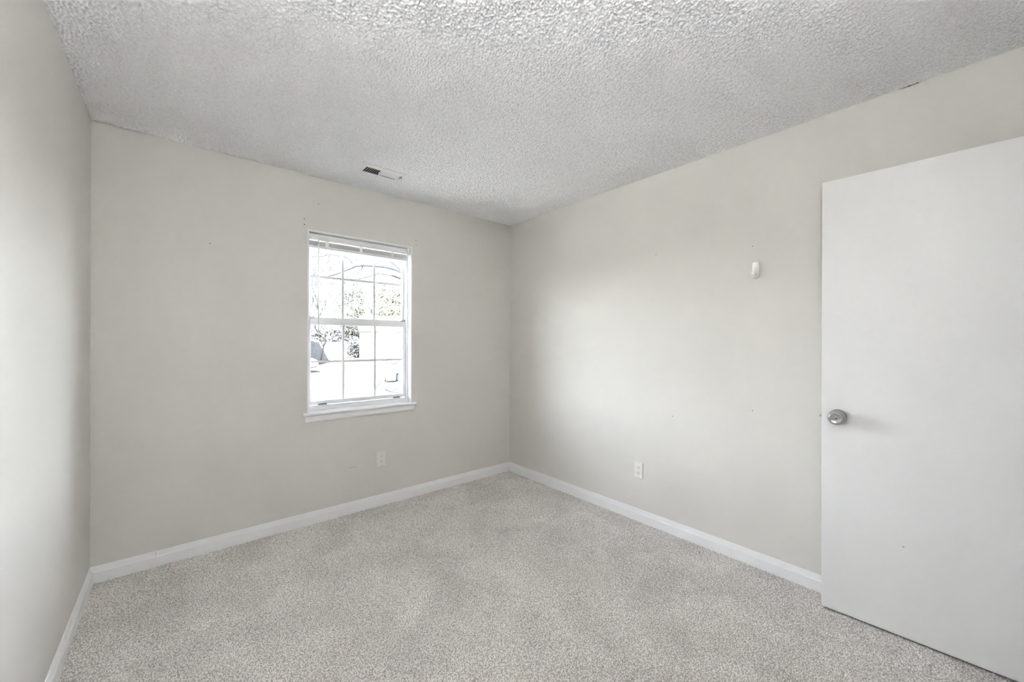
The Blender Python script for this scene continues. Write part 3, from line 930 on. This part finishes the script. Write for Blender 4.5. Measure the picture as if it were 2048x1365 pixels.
for xw in (-1.38, 1.36):
    for sgn in (-1, 1):
        q = Matrix.Translation((4.4 + xw, 22.9 + sgn * .74, GZ + .32)) @ Matrix.Rotation(-sgn * math.pi / 2, 4, 'X')
        wl = MB().lathe([(.2, 0), (.31, 0), (.32, .03), (.32, .16), (.30, .185), (.21, .18)], q, 28).build('wheel', M['tyre'], cr)
        MB().lathe([(.20, .15), (.205, .183), (.16, .175), (.06, .186), (.03, .19)], q, 20).build('hub', M['alloy'], wl)
for sgn in (-1, 1):
    MB().box((4.4 + 2.06, 22.9 + sgn * .56 - .14, GZ + .60), (4.4 + 2.22, 22.9 + sgn * .56 + .14, GZ + .72)).build('headlamp', M['lamp'], cr, bevel=.02)
MB().box((4.4 + 2.16, 22.9 - .30, GZ + .44), (4.4 + 2.29, 22.9 + .30, GZ + .56)).build('grille', M['latch'], cr, bevel=.01)

# wheeled bin and tub -------------------------------------------------------
tb_ = empty('wheelie_bin', (7.80, 14.4, GZ))
tag(tb_, 'pale grey wheeled refuse bin seen through the lower right lites', 'bin')
RB = Matrix.Translation((7.80, 14.4, GZ)) @ Matrix.Rotation(math.radians(-25), 4, 'Z')
def taper(b, x0, y0, z0, x1, y1, z1):
    vs = [(-x0, -y0, z0), (x0, -y0, z0), (x0, y0, z0), (-x0, y0, z0), (-x1, -y1, z1), (x1, -y1, z1), (x1, y1, z1), (-x1, y1, z1)]
    return b.add([RB @ Vector(p) for p in vs], [(0, 3, 2, 1), (4, 5, 6, 7), (0, 1, 5, 4), (1, 2, 6, 5), (2, 3, 7, 6), (3, 0, 4, 7)])
taper(MB(), .21, .22, .06, .27, .30, .86).build('bin_body', M['bin'], tb_, bevel=.02)
taper(taper(MB(), .29, .33, .86, .29, .33, .90), .27, .31, .90, .20, .22, .96).build('lid', M['bin'], tb_, bevel=.015)
taper(MB(), .13, .005, .48, .13, .005, .62)

MB().tube([RB @ Vector((-.24, .37, .90)), RB @ Vector((.24, .37, .90))], .016, 8).build('handle', M['bin'], tb_)
for sx in (-.27, .27):
    q = RB @ Matrix.Translation((sx, .24, .10)) @ Matrix.Rotation(math.pi / 2, 4, 'Y')
    MB().lathe([(.10, -.025), (.10, .025), (.04, .028)], q, 20).build('wheel', M['tyre'], tb_)
tu = empty('plastic_tub', (8.45, 14.75, GZ))
tag(tu, 'low blue plastic tub on the ground right of the bin', 'tub')
RB = Matrix.Translation((8.45, 14.75, GZ)) @ Matrix.Rotation(math.radians(-20), 4, 'Z')
taper(MB(), .24, .17, 0, .29, .21, .33).build('tub_body', M['bluebin'], tu, bevel=.015)
taper(MB(), .305, .225, .33, .305, .225, .36).build('tub_rim', M['bluebin'], tu, bevel=.008)
# fallen branch on the ground
fb = MB()
fp = [Vector(p) for p in [(6.45, 11.75, GZ + .03), (6.35, 11.5, GZ + .05), (6.28, 11.1, GZ + .04), (6.2, 10.7, GZ + .03), (6.45, 10.3, GZ + .02)]]
fb.tube(fp, [.022, .028, .026, .02, .01], 7)
fb.tube([fp[2], fp[2] + Vector((.3, -.1, .02)), fp[2] + Vector((.55, .1, .0))], [.016, .012, .006], 6)
fb.tube([fp[1], fp[1] + Vector((.25, .25, .05)), fp[1] + Vector((.4, .6, .08))], [.014, .01, .005], 6)
tag(fb.build('fallen_branch', M['bark'], org=(6.2, 11.2, GZ)), 'fallen bare branch lying on the ground in front of the bin', 'branch')
